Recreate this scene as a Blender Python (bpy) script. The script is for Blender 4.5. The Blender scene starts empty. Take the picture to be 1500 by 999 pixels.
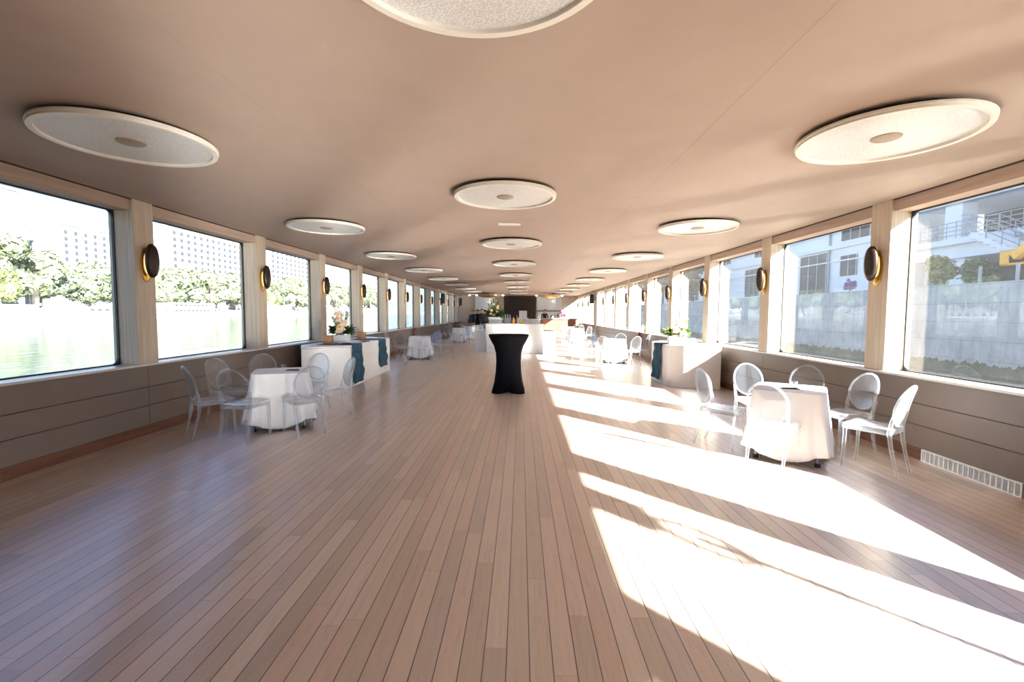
import bpy, bmesh, math, random
from mathutils import Vector, Matrix, Quaternion
rnd = random.Random(7)
SC = bpy.context.scene
COL = SC.collection
PI = math.pi
sin, cos = math.sin, math.cos

# ------------------------------------------------------------------ materials
def nt(name):
    m = bpy.data.materials.new(name); m.use_nodes = True
    t = m.node_tree; t.nodes.clear()
    out = t.nodes.new('ShaderNodeOutputMaterial')
    return m, t, out
def N(t, typ, **kw):
    n = t.nodes.new(typ)
    for k, v in kw.items():
        if k.startswith('_'): setattr(n, k[1:], v)
        else:
            key = int(k[1:]) if k[0] == 'i' and k[1:].isdigit() else k.replace('__', ' ')
            n.inputs[key].default_value = v
    return n
def L(t, a, b): t.links.new(a, b)
def math_(t, op, a, b=None, c=None):
    n = t.nodes.new('ShaderNodeMath'); n.operation = op
    for i, v in enumerate((a, b, c)):
        if v is None: continue
        if isinstance(v, (int, float)): n.inputs[i].default_value = v
        else: t.links.new(v, n.inputs[i])
    return n.outputs[0]
def ramp(t, fac, stops):
    n = t.nodes.new('ShaderNodeValToRGB'); e = n.color_ramp.elements
    while len(e) < len(stops): e.new(0.5)
    for i, (p, c) in enumerate(stops):
        e[i].position = p; e[i].color = (*c, 1)
    t.links.new(fac, n.inputs[0]); return n.outputs[0]
def mixc(t, fac, a, b, mode='MIX'):
    n = t.nodes.new('ShaderNodeMix'); n.data_type = 'RGBA'; n.blend_type = mode
    for s, v in ((n.inputs[0], fac), (n.inputs[6], a), (n.inputs[7], b)):
        if isinstance(v, (int, float)): s.default_value = v
        elif isinstance(v, tuple): s.default_value = (*v, 1)
        else: t.links.new(v, s)
    return n.outputs[2]
def srgb(r, g, b):
    f = lambda c: c/12.92 if c <= .04045 else ((c+.055)/1.055)**2.4
    return tuple(f(x/255) for x in (r, g, b))
def pbr(name, color, rough=.6, metal=0, noise=.08, nscale=8, stretch=(1, 1, 1), bump=0, spec=.5, coat=0, trans=0, emis=None, estr=0, bscale=None):
    """principled with a procedural tint variation"""
    m, t, out = nt(name)
    p = t.nodes.new('ShaderNodeBsdfPrincipled')
    tc = t.nodes.new('ShaderNodeTexCoord'); mp = t.nodes.new('ShaderNodeMapping')
    mp.inputs['Scale'].default_value = stretch
    L(t, tc.outputs['Object'], mp.inputs[0])
    nz = N(t, 'ShaderNodeTexNoise', Scale=nscale, Detail=4.0); L(t, mp.outputs[0], nz.inputs['Vector'])
    lo = tuple(max(0, c*(1-noise)) for c in color); hi = tuple(min(1, c*(1+noise)) for c in color)
    L(t, ramp(t, nz.outputs[0], [(.3, lo), (.7, hi)]), p.inputs['Base Color'])
    p.inputs['Roughness'].default_value = rough; p.inputs['Metallic'].default_value = metal
    p.inputs['Specular IOR Level'].default_value = spec
    p.inputs['Coat Weight'].default_value = coat
    if trans: p.inputs['Transmission Weight'].default_value = trans
    if emis: p.inputs['Emission Color'].default_value = (*emis, 1); p.inputs['Emission Strength'].default_value = estr
    if bump:
        b = N(t, 'ShaderNodeBump', Strength=bump, Distance=.01)
        src = nz
        if bscale:
            src = N(t, 'ShaderNodeTexNoise', Scale=bscale, Detail=3.0); L(t, mp.outputs[0], src.inputs['Vector'])
        L(t, src.outputs[0], b.inputs['Height'])
        L(t, b.outputs[0], p.inputs['Normal'])
    L(t, p.outputs[0], out.inputs[0])
    return m
def clear(name, tint, ior=1.5, haze=.03, edge=.25, rough=.03):
    """thin clear sheet: transparency plus a Fresnel reflection and a touch of haze"""
    m, t, out = nt(name)
    tr = N(t, 'ShaderNodeBsdfTransparent', Color=(*tint, 1))
    gl = N(t, 'ShaderNodeBsdfGlossy', Roughness=rough)
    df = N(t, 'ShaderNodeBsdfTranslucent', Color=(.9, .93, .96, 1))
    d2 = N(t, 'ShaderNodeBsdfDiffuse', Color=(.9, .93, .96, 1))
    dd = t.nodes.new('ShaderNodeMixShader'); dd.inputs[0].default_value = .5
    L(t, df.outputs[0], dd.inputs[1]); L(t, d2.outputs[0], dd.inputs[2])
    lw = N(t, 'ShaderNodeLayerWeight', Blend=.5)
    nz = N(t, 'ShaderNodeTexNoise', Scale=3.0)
    hz = math_(t, 'MULTIPLY', math_(t, 'ADD', math_(t, 'MULTIPLY', math_(t, 'POWER', lw.outputs['Facing'], 2.0), edge), haze), math_(t, 'ADD', nz.outputs[0], .5))  # haze whitened at grazing edges to stand for their bright glints
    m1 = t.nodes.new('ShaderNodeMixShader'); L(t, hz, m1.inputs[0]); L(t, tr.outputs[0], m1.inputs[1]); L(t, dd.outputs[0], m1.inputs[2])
    f0 = ((ior-1)/(ior+1))**2          # Schlick, the same from either face of the sheet
    fr = math_(t, 'ADD', math_(t, 'MULTIPLY', math_(t, 'POWER', lw.outputs['Facing'], 5.0), 1-f0), f0)
    m2 = t.nodes.new('ShaderNodeMixShader'); L(t, fr, m2.inputs[0]); L(t, m1.outputs[0], m2.inputs[1]); L(t, gl.outputs[0], m2.inputs[2])
    L(t, m2.outputs[0], out.inputs[0]); return m

def floor_mat():
    m, t, out = nt('oak deck planks')
    p = t.nodes.new('ShaderNodeBsdfPrincipled')
    geo = t.nodes.new('ShaderNodeNewGeometry'); sp = t.nodes.new('ShaderNodeSeparateXYZ'); L(t, geo.outputs['Position'], sp.inputs[0])
    W = .105
    u = math_(t, 'DIVIDE', math_(t, 'ADD', sp.outputs[0], 20.0-.18+W*2), W)
    iu = math_(t, 'FLOOR', u); fu = math_(t, 'FRACT', u)
    wn = t.nodes.new('ShaderNodeTexWhiteNoise'); wn.noise_dimensions = '1D'; L(t, iu, wn.inputs['W'])
    v = math_(t, 'ADD', math_(t, 'DIVIDE', math_(t, 'ADD', sp.outputs[1], 30.0), 1.55), math_(t, 'MULTIPLY', wn.outputs[0], 7.0))
    iv = math_(t, 'FLOOR', v); fv = math_(t, 'FRACT', v)
    cb = t.nodes.new('ShaderNodeCombineXYZ'); L(t, iu, cb.inputs[0]); L(t, iv, cb.inputs[1])
    w2 = t.nodes.new('ShaderNodeTexWhiteNoise'); w2.noise_dimensions = '2D'; L(t, cb.outputs[0], w2.inputs['Vector'])
    base = ramp(t, w2.outputs[0], [(0, srgb(180, 160, 144)), (.3, srgb(200, 180, 163)), (.6, srgb(212, 192, 176)), (.85, srgb(204, 176, 160)), (1, srgb(190, 174, 163))])
    # grain
    cx = t.nodes.new('ShaderNodeCombineXYZ')
    L(t, math_(t, 'ADD', math_(t, 'MULTIPLY', sp.outputs[0], 26.0), math_(t, 'MULTIPLY', w2.outputs[0], 40.0)), cx.inputs[0])
    L(t, math_(t, 'MULTIPLY', sp.outputs[1], 1.6), cx.inputs[1])
    g1 = N(t, 'ShaderNodeTexNoise', Scale=1.6, Detail=6.0, Roughness=.65, Distortion=.8); L(t, cx.outputs[0], g1.inputs['Vector'])
    g2 = N(t, 'ShaderNodeTexNoise', Scale=9.0, Detail=3.0); L(t, cx.outputs[0], g2.inputs['Vector'])
    gr = math_(t, 'ADD', math_(t, 'MULTIPLY', g1.outputs[0], .75), math_(t, 'MULTIPLY', g2.outputs[0], .25))
    c1 = mixc(t, 1.0, base, ramp(t, gr, [(.3, (.72, .69, .67)), (.46, (.98, .98, .97)), (.7, (1.1, 1.1, 1.08))]), 'MULTIPLY')
    gapx = math_(t, 'MAXIMUM', math_(t, 'LESS_THAN', fu, .026), math_(t, 'GREATER_THAN', fu, .974))
    gapy = math_(t, 'LESS_THAN', fv, .0016)
    c2 = mixc(t, gapx, c1, srgb(34, 26, 24)); c2 = mixc(t, math_(t, 'MULTIPLY', gapy, .55), c2, srgb(80, 60, 52))
    L(t, c2, p.inputs['Base Color'])
    p.inputs['Roughness'].default_value = .45; p.inputs['Specular IOR Level'].default_value = .3
    # slightly cupped, uneven boards
    nx = t.nodes.new('ShaderNodeTexNoise'); nx.noise_dimensions = '1D'; nx.inputs['Scale'].default_value = 1.3; nx.inputs['Detail'].default_value = .6
    L(t, sp.outputs[0], nx.inputs['W'])
    cup = math_(t, 'MULTIPLY', math_(t, 'POWER', math_(t, 'SUBTRACT', fu, .5), 2.0), .00004)
    gp = math_(t, 'MULTIPLY', gapx, -.0008)
    h = math_(t, 'ADD', math_(t, 'ADD', math_(t, 'MULTIPLY', nx.outputs[0], .006), cup), gp)
    b = N(t, 'ShaderNodeBump', Strength=1.0, Distance=1.0); L(t, h, b.inputs['Height'])
    L(t, b.outputs[0], p.inputs['Normal'])
    # lacquer brushed across the boards: its reflection stretches along them
    gl = N(t, 'ShaderNodeBsdfAnisotropic', Color=(1, 1, 1, 1), Roughness=.28, Anisotropy=.66); L(t, b.outputs[0], gl.inputs['Normal'])
    tg = N(t, 'ShaderNodeCombineXYZ', X=1.0, Y=0.0, Z=0.0); L(t, tg.outputs[0], gl.inputs['Tangent'])
    lw = N(t, 'ShaderNodeLayerWeight', Blend=.5)
    fr = math_(t, 'ADD', math_(t, 'MULTIPLY', math_(t, 'POWER', lw.outputs['Facing'], 5.0), .82), .16)
    mx = t.nodes.new('ShaderNodeMixShader'); L(t, fr, mx.inputs[0]); L(t, p.outputs[0], mx.inputs[1]); L(t, gl.outputs[0], mx.inputs[2])
    L(t, mx.outputs[0], out.inputs[0]); return m

def wood_mat(name, c_lo, c_hi, axis='z', scale=1.0, rough=.55):
    m, t, out = nt(name)
    p = t.nodes.new('ShaderNodeBsdfPrincipled')
    tc = t.nodes.new('ShaderNodeTexCoord'); mp = t.nodes.new('ShaderNodeMapping')
    mp.inputs['Scale'].default_value = {'z': (45*scale, 45*scale, 1.2), 'y': (40*scale, 1.0, 40*scale)}[axis]
    L(t, tc.outputs['Object'], mp.inputs[0])
    nz = N(t, 'ShaderNodeTexNoise', Scale=1.0, Detail=5.0, Roughness=.6, Distortion=.4); L(t, mp.outputs[0], nz.inputs['Vector'])
    L(t, ramp(t, nz.outputs[0], [(.3, c_lo), (.68, c_hi)]), p.inputs['Base Color'])
    p.inputs['Roughness'].default_value = rough
    b = N(t, 'ShaderNodeBump', Strength=.15, Distance=.004); L(t, nz.outputs[0], b.inputs['Height']); L(t, b.outputs[0], p.inputs['Normal'])
    L(t, p.outputs[0], out.inputs[0]); return m

def concrete_mat():
    m, t, out = nt('stained quay concrete')
    p = t.nodes.new('ShaderNodeBsdfPrincipled')
    geo = t.nodes.new('ShaderNodeNewGeometry'); sp = t.nodes.new('ShaderNodeSeparateXYZ'); L(t, geo.outputs['Position'], sp.inputs[0])
    n1 = N(t, 'ShaderNodeTexNoise', Scale=.7, Detail=8.0, Roughness=.7); L(t, geo.outputs['Position'], n1.inputs['Vector'])
    mp = t.nodes.new('ShaderNodeMapping'); mp.inputs['Scale'].default_value = (3, 3, .35); L(t, geo.outputs['Position'], mp.inputs[0])
    n2 = N(t, 'ShaderNodeTexNoise', Scale=1.2, Detail=6.0, Roughness=.7); L(t, mp.outputs[0], n2.inputs['Vector'])
    c = ramp(t, n1.outputs[0], [(.3, (.33, .34, .33)), (.55, (.55, .56, .55)), (.75, (.7, .71, .7))])
    c = mixc(t, math_(t, 'MULTIPLY', ramp(t, n2.outputs[0], [(.45, (0, 0, 0)), (.7, (1, 1, 1))]), .5), c, (.2, .22, .2))
    # mortar courses
    fz = math_(t, 'FRACT', math_(t, 'DIVIDE', math_(t, 'ADD', sp.outputs[2], 2.0), .82))
    c = mixc(t, math_(t, 'MULTIPLY', math_(t, 'LESS_THAN', fz, .03), .45), c, (.12, .12, .11))
    # algae band by the water line
    zz = math_(t, 'ADD', sp.outputs[2], math_(t, 'MULTIPLY', n2.outputs[0], .9))
    alg = math_(t, 'LESS_THAN', zz, -.05)
    c = mixc(t, alg, c, ramp(t, n1.outputs[0], [(.35, (.05, .06, .02)), (.6, (.17, .16, .07)), (.75, (.4, .36, .24))]))
    L(t, c, p.inputs['Base Color']); p.inputs['Roughness'].default_value = .9
    b = N(t, 'ShaderNodeBump', Strength=.5, Distance=.05); L(t, n1.outputs[0], b.inputs['Height']); L(t, b.outputs[0], p.inputs['Normal'])
    L(t, p.outputs[0], out.inputs[0]); return m

def water_mat():
    m, t, out = nt('river water')
    p = t.nodes.new('ShaderNodeBsdfPrincipled')
    geo = t.nodes.new('ShaderNodeNewGeometry')
    mp = t.nodes.new('ShaderNodeMapping'); mp.inputs['Scale'].default_value = (.9, .45, 1); mp.inputs['Rotation'].default_value = (0, 0, .5); L(t, geo.outputs['Position'], mp.inputs[0])
    n1 = N(t, 'ShaderNodeTexNoise', Scale=1.1, Detail=3.0, Roughness=.55, Distortion=.3); L(t, mp.outputs[0], n1.inputs['Vector'])
    p.inputs['Base Color'].default_value = (.03, .045, .035, 1)
    p.inputs['Roughness'].default_value = .12; p.inputs['IOR'].default_value = 1.33; p.inputs['Specular IOR Level'].default_value = .22
    b = N(t, 'ShaderNodeBump', Strength=1.0, Distance=.05); L(t, n1.outputs[0], b.inputs['Height']); L(t, b.outputs[0], p.inputs['Normal'])
    L(t, p.outputs[0], out.inputs[0]); return m

def leaf_mat(name, lo, hi, scale=.25):
    m, t, out = nt(name)
    p = t.nodes.new('ShaderNodeBsdfPrincipled'); tl = t.nodes.new('ShaderNodeBsdfTranslucent')
    geo = t.nodes.new('ShaderNodeNewGeometry')
    n1 = N(t, 'ShaderNodeTexNoise', Scale=scale, Detail=5.0); L(t, geo.outputs['Position'], n1.inputs['Vector'])
    c = ramp(t, n1.outputs[0], [(.3, lo), (.7, hi)])
    L(t, c, p.inputs['Base Color']); L(t, c, tl.inputs[0]); p.inputs['Roughness'].default_value = .55
    mx = t.nodes.new('ShaderNodeMixShader'); mx.inputs[0].default_value = .3
    L(t, p.outputs[0], mx.inputs[1]); L(t, tl.outputs[0], mx.inputs[2]); L(t, mx.outputs[0], out.inputs[0]); return m

def diffuser_mat():
    m, t, out = nt('textured lamp diffuser')
    p = t.nodes.new('ShaderNodeBsdfPrincipled')
    tc = t.nodes.new('ShaderNodeTexCoord')
    v = N(t, 'ShaderNodeTexVoronoi', Scale=95.0); L(t, tc.outputs['Object'], v.inputs['Vector'])
    L(t, ramp(t, v.outputs['Distance'], [(.1, (.82, .8, .77)), (.6, (.6, .585, .56))]), p.inputs['Base Color'])
    p.inputs['Roughness'].default_value = .35
    b = N(t, 'ShaderNodeBump', Strength=.5, Distance=.004); L(t, v.outputs['Distance'], b.inputs['Height']); L(t, b.outputs[0], p.inputs['Normal'])
    L(t, p.outputs[0], out.inputs[0]); return m

M = {}
M['floor'] = floor_mat()
M['ceiling'] = pbr('beige ceiling fabric panel', srgb(169, 149, 134), .62, noise=.025, nscale=3, bump=.05)
M['seam'] = pbr('ceiling seam', srgb(158, 140, 128), .8)
M['oak'] = wood_mat('pale oak veneer', srgb(180, 162, 140), srgb(208, 193, 172))
M['header'] = wood_mat('oak header', srgb(168, 144, 126), srgb(188, 164, 146), 'y', .5)
M['panel'] = pbr('taupe wall panel', srgb(119, 103, 91), .5, noise=.05, nscale=2.5, bump=.05)
M['groove'] = pbr('dark groove', srgb(60, 50, 45), .8)
M['sill'] = pbr('satin sill', srgb(208, 200, 192), .28, noise=.03)
M['sill_edge'] = pbr('sill edge', srgb(120, 105, 95), .5)
M['base'] = wood_mat('reddish baseboard', srgb(92, 52, 32), srgb(120, 76, 50), 'y', .5)
M['gasket'] = pbr('black window gasket', (.012, .012, .014), .5)
M['glass'] = clear('window glass', (.95, .97, .97), 1.5, .012, .02, .01)
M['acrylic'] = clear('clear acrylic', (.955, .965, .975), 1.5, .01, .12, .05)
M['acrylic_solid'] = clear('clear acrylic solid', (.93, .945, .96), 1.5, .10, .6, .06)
M['rim'] = pbr('lamp rim ivory', srgb(224, 217, 204), .4, noise=.03)
M['diffuser'] = diffuser_mat()
M['cap'] = pbr('lamp cap', srgb(158, 140, 120), .5)
M['lampgap'] = pbr('lamp recess', (.03, .028, .026), .8)
M['bronze'] = pbr('dark bronze', srgb(66, 54, 48), .35, .7)
M['gold'] = pbr('brushed gold', srgb(214, 168, 84), .32, .9)
M['glow'] = pbr('warm lamp', (1, .75, .4), .5, emis=(1, .68, .32), estr=1.3)
M['cloth'] = pbr('white cloth', (.82, .82, .83), .85, noise=.03, nscale=5, bump=.15, bscale=40)
M['whitebuf'] = pbr('white lacquer counter', (.8, .79, .775), .45, noise=.02)
M['navy'] = pbr('teal runner', srgb(22, 70, 92), .85, noise=.2, nscale=14, bump=.3)
M['black'] = pbr('black stretch fabric', (.0035, .003, .004), .9, noise=.2, spec=.08)
M['blackpl'] = pbr('black plastic', (.015, .015, .017), .4)
M['vase'] = pbr('white planter', (.8, .8, .8), .5, noise=.05)
M['kraft'] = pbr('kraft card', srgb(176, 132, 92), .8, noise=.12)
M['leaf'] = leaf_mat('bouquet leaves', (.02, .055, .014), (.09, .16, .04), 14)
M['leaf2'] = leaf_mat('light bouquet leaves', (.16, .26, .06), (.34, .42, .12), 12)
M['peach'] = pbr('peach petals', srgb(246, 196, 160), .6, noise=.12, nscale=20)
M['cream'] = pbr('cream petals', srgb(250, 232, 205), .6, noise=.1, nscale=20)
M['pink'] = pbr('pink petals', srgb(220, 70, 140), .6, noise=.15, nscale=20)
M['purple'] = pbr('purple leaves', srgb(150, 110, 160), .7, noise=.2)
M['yellow'] = pbr('yellow petals', srgb(240, 205, 110), .6, noise=.15, nscale=20)
M['grille'] = pbr('white vent', (.78, .78, .77), .45)
M['dark'] = pbr('dark recess', (.012, .01, .01), .7)
M['darkwall'] = pbr('dark stained panel', srgb(40, 28, 26), .35, noise=.2)
M['endwall'] = pbr('end wall greige', srgb(170, 152, 136), .6)
M['screen'] = pbr('pale projection panel', srgb(205, 208, 210), .45, noise=.05)
M['copper'] = pbr('copper counter', srgb(150, 104, 82), .45, .5)
M['stone'] = pbr('grey stone top', srgb(150, 142, 138), .35, noise=.15)
M['skin'] = pbr('skin', srgb(200, 150, 125), .55)
M['hair'] = pbr('dark hair', (.015, .012, .01), .6)
M['suit'] = pbr('black uniform', (.012, .012, .015), .8)
M['shirt'] = pbr('pale blue shirt', srgb(205, 222, 240), .8)
M['bottleg'] = clear('pale teal glass', (.8, .93, .93), 1.5, .22, .4, .05)
M['juice'] = pbr('orange juice', srgb(236, 150, 50), .3)
M['lemon'] = pbr('lemon', srgb(240, 205, 60), .45)
M['red'] = pbr('red enamel', srgb(140, 24, 22), .35)
M['water'] = water_mat()
M['quay'] = concrete_mat()
M['stonebank'] = pbr('pale bank stone', (.2, .19, .175), .9, noise=.2, nscale=.3)
M['pave'] = pbr('quay paving', (.42, .4, .37), .9, noise=.15, nscale=.6)
M['tree'] = leaf_mat('plane tree leaves', (.10, .12, .065), (.22, .26, .15), .35)
M['tree2'] = leaf_mat('yellow green leaves', (.11, .14, .04), (.22, .25, .09), .35)
M['shrub_y'] = leaf_mat('yellow shrub leaves', (.3, .3, .08), (.6, .52, .2), 6)
M['shrub_g'] = leaf_mat('green shrub leaves', (.08, .14, .04), (.2, .28, .1), 5)
M['bark'] = pbr('bark', (.12, .09, .07), .9)
M['bwall'] = pbr('pale building render', (.22, .22, .22), .85, noise=.06, nscale=.2)
M['bwall3'] = pbr('white facade', (.86, .87, .88), .8, noise=.03, nscale=.3)
M['bwall2'] = pbr('grey white building', (.8, .83, .86), .8, noise=.08, nscale=.4)
M['bglass'] = pbr('building glazing', (.04, .045, .05), .5, spec=.3)
M['blueglass'] = pbr('blue glazing', (.12, .26, .34), .12)
M['boat'] = pbr('white boat paint', (.4, .4, .4), .35)
M['steel'] = pbr('grey steel rail', (.3, .33, .36), .45, .6)
M['excav'] = pbr('excavator yellow', srgb(244, 176, 24), .4, noise=.08)
M['rubber'] = pbr('track rubber', (.02, .02, .02), .8)
M['lampw'] = pbr('white downlight', (1, .9, .75), .5, emis=(1, .88, .7), estr=14)

# ------------------------------------------------------------------ object helpers
def link(o): COL.objects.link(o); return o
class MB:
    def __init__(s): s.bm = bmesh.new(); s.mats = []; s.cur = 0
    def use(s, mname):
        if mname not in s.mats: s.mats.append(mname)
        s.cur = s.mats.index(mname); return s
    def face(s, vs, smooth=False):
        try: f = s.bm.faces.new(vs)
        except ValueError: return None
        f.material_index = s.cur; f.smooth = smooth; return f
    def box(s, x0, x1, y0, y1, z0, z1, mat=None):
        if mat: s.use(mat)
        v = [s.bm.verts.new((x, y, z)) for z in (z0, z1) for y in (y0, y1) for x in (x0, x1)]
        for q in ((0, 2, 3, 1), (4, 5, 7, 6), (0, 1, 5, 4), (2, 6, 7, 3), (0, 4, 6, 2), (1, 3, 7, 5)): s.face([v[i] for i in q])
        return s
    def obox(s, c, ax, ay, az, hx, hy, hz):
        c, ax, ay, az = map(Vector, (c, ax, ay, az))
        v = [s.bm.verts.new(c+ax*(hx*i)+ay*(hy*j)+az*(hz*k)) for k in (-1, 1) for j in (-1, 1) for i in (-1, 1)]
        for q in ((0, 2, 3, 1), (4, 5, 7, 6), (0, 1, 5, 4), (2, 6, 7, 3), (0, 4, 6, 2), (1, 3, 7, 5)): s.face([v[i] for i in q])
        return s
    def prism(s, poly, z0, z1, smooth=False):
        a = [s.bm.verts.new((x, y, z0)) for x, y in poly]; b = [s.bm.verts.new((x, y, z1)) for x, y in poly]
        n = len(poly)
        s.face(a[::-1]); s.face(b)
        for i in range(n): s.face([a[i], a[(i+1) % n], b[(i+1) % n], b[i]], smooth)
        return s
    def loft(s, rings, cap=True, closed=True, smooth=True):
        R = [[s.bm.verts.new(p) for p in r] for r in rings]; n = len(R[0])
        for a, b in zip(R, R[1:]):
            for i in range(n if closed else n-1): s.face([a[i], a[(i+1) % n], b[(i+1) % n], b[i]], smooth)
        if cap: s.face(R[0][::-1]); s.face(R[-1])
        return s
    def lathe(s, prof, n=24, c=(0, 0, 0), cap=True, smooth=True):
        return s.loft([[(c[0]+r*cos(2*PI*i/n), c[1]+r*sin(2*PI*i/n), c[2]+z) for i in range(n)] for r, z in prof], cap, True, smooth)
    def tube(s, pts, rad, n=8, closed=False, flat=None):
        pts = [Vector(p) for p in pts]; m = len(pts)
        rads = rad if isinstance(rad, (list, tuple)) else [rad]*m
        rings = []; prev = None
        for i, p in enumerate(pts):
            d = (pts[(i+1) % m]-pts[i-1]) if closed else (pts[min(i+1, m-1)]-pts[max(i-1, 0)])
            d.normalize()
            ref = prev if prev is not None else (Vector((1, 0, 0)) if abs(d.x) < .9 else Vector((0, 1, 0)))
            u = (ref-d*ref.dot(d)).normalized(); w = d.cross(u); prev = u
            rings.append([tuple(p+(u*cos(2*PI*k/n+PI/n)+w*sin(2*PI*k/n+PI/n))*rads[i]) for k in range(n)])
        if closed: rings.append(rings[0])
        s.loft(rings, cap=not closed)
        return s
    def ball(s, c, r, sub=1, jitter=0, sq=(1, 1, 1)):
        res = bmesh.ops.create_icosphere(s.bm, subdivisions=sub, radius=1.0)
        for v in res['verts']:
            k = 1+(rnd.random()-.5)*jitter
            v.co = Vector((c[0]+v.co.x*r*sq[0]*k, c[1]+v.co.y*r*sq[1]*k, c[2]+v.co.z*r*sq[2]*k))
        fs = set(f for v in res['verts'] for f in v.link_faces)
        for f in fs: f.material_index = s.cur; f.smooth = True
        return s
    def mesh(s, name, mat=None, bevel=0):
        if mat and not s.mats: s.mats = [mat]
        bmesh.ops.remove_doubles(s.bm, verts=s.bm.verts, dist=1e-5)
        bmesh.ops.recalc_face_normals(s.bm, faces=s.bm.faces)
        me = bpy.data.meshes.new(name); s.bm.to_mesh(me); s.bm.free()
        me.set_sharp_from_angle(angle=math.radians(42))
        for k in s.mats: me.materials.append(M[k])
        return me
    def obj(s, name, mat=None, parent=None, bevel=0, loc=None):
        o = link(bpy.data.objects.new(name, s.mesh(name, mat)))
        if bevel:
            b = o.modifiers.new('bevel', 'BEVEL'); b.width = bevel; b.segments = 2; b.limit_method = 'ANGLE'
        if parent: o.parent = parent
        if loc: o.location = loc
        return o
def tag(o, label, cat, group=None, kind=None):
    o['label'] = label; o['category'] = cat
    if group: o['group'] = group
    if kind: o['kind'] = kind
    return o
def thing(name, label, cat, loc=(0, 0, 0), rz=0, group=None):
    o = link(bpy.data.objects.new(name, None)); o.location = loc; o.rotation_euler = (0, 0, rz); o.empty_display_size = .1
    return tag(o, label, cat, group)
def struct(o, label, cat): return tag(o, label, cat, None, 'structure')
def copy_tree(o, parent=None):
    c = o.copy(); COL.objects.link(c)
    if parent is not None: c.parent = parent
    for ch in list(o.children): copy_tree(ch, c)
    return c
def dup(o, loc, rz, label, group=None):
    c = copy_tree(o); c.location = loc; c.rotation_euler = (0, 0, rz); c['label'] = label
    if group: c['group'] = group
    return c
ORD = ['nearest', 'second', 'third', 'fourth', 'fifth', 'sixth', 'seventh', 'eighth', 'ninth', 'tenth', 'eleventh', 'twelfth', 'thirteenth', 'fourteenth', 'fifteenth', 'sixteenth', 'seventeenth']

# ------------------------------------------------------------------ camera
cam = bpy.data.cameras.new('camera'); co = link(bpy.data.objects.new('camera', cam))
cam.sensor_width = 36; cam.lens = 670/1500*36; cam.clip_start = .05; cam.clip_end = 2000
dv = Vector((13/670, 41/670, -1)).normalized()
up = Vector((sin(.007), cos(.007), 0)); up = (up-dv*up.dot(dv)).normalized(); rt = dv.cross(up)
R3 = Matrix((rt, dv, up))
co.matrix_world = Matrix.Translation((.185, 0, 1.575)) @ R3.to_4x4()
SC.camera = co

# ------------------------------------------------------------------ room shell
Y0, Y1 = -4.6, 36.0
XW, XG = 4.525, 4.765           # column face / glass plane
CZ, ZS, ZT = 2.93, .90, 2.79    # ceiling, sill, header underside
CP, CW, CY0 = 2.59, .31, 5.53   # column pitch, width, near face of reference column
SOLID = 2.94
COLS = [CY0+CP*k for k in range(-3, 12)]

fl = MB(); fl.box(-5.0, 5.0, Y0-.2, Y1+.2, -.12, 0)
struct(fl.obj('floor', 'floor'), 'long floor of narrow oak planks running down the boat', 'floor')
ce = MB(); ce.use('ceiling').box(-4.95, 4.95, Y0-.2, Y1+.2, CZ, CZ+.14)
ce.use('seam')
for x in (-1.55, 1.55): ce.box(x-.0015, x+.0015, Y0, Y1, CZ-.0008, CZ+.01)
struct(ce.obj('ceiling', 'ceiling'), 'flat beige panelled ceiling over the whole saloon', 'ceiling')

def side_wall(sgn, nm, wins, wide):
    """sgn -1 left, +1 right"""
    side = 'left' if sgn < 0 else 'right'
    X = lambda a, b: (min(sgn*a, sgn*b), max(sgn*a, sgn*b))
    w = MB()
    # lower panel: three boards with grooves, split at every column
    js = [Y0]+[c+.15 for c in COLS if Y0+.5 < c < Y1-.5]+[Y1]
    w.use('groove'); w.box(*X(4.56, 4.7), Y0, Y1, .12, .87)
    w.use('panel')
    for a, b in zip(js, js[1:]):
        for z0, z1 in ((.13, .372), (.38, .607), (.615, .872)):
            w.box(*X(4.54, 4.6), a+.004, b-.004, z0, z1)
    w.use('panel').box(*X(4.6, 4.85), Y0, Y1, -.12, .86)
    w.use('header').box(*X(4.555, 4.85), Y0, Y1, ZT, CZ)
    w.use('groove').box(*X(4.535, 4.6), Y0, Y1, CZ-.012, CZ)
    if sgn < 0: w.use('panel').box(*X(4.56, 4.85), Y0, SOLID, .86, ZT)      # closed stretch before the first window
    struct(w.obj('wall_'+side, 'panel'), 'low taupe panelled wall and window header along the %s side' % side, 'wall')
    b = MB(); b.box(*X(4.548, 4.62), Y0, Y1, 0, .125)
    struct(b.obj('baseboard_'+side, 'base', bevel=.004), 'reddish brown baseboard along the %s wall' % side, 'baseboard')
    s = MB(); s.use('sill').box(*X(4.5, 4.8), Y0, Y1, .885, .91); s.use('sill_edge').box(*X(4.505, 4.6), Y0, Y1, .868, .886)
    return s.obj('trim_%d' % nm, 'sill', bevel=.003)
struct(side_wall(-1, 1, None, None), 'pale window sill running along the left wall', 'window sill')
struct(side_wall(1, 2, None, None), 'pale sunlit window sill running along the right wall', 'window sill')
for nme, y in (('wall_back', Y0-.2), ('wall_end', Y1)):
    w = MB(); w.box(-4.9, 4.9, y, y+.2, 0, CZ)
    struct(w.obj(nme, 'endwall'), 'greige wall behind the bar at the far end' if y > 0 else 'greige wall behind the photographer', 'wall')

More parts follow.
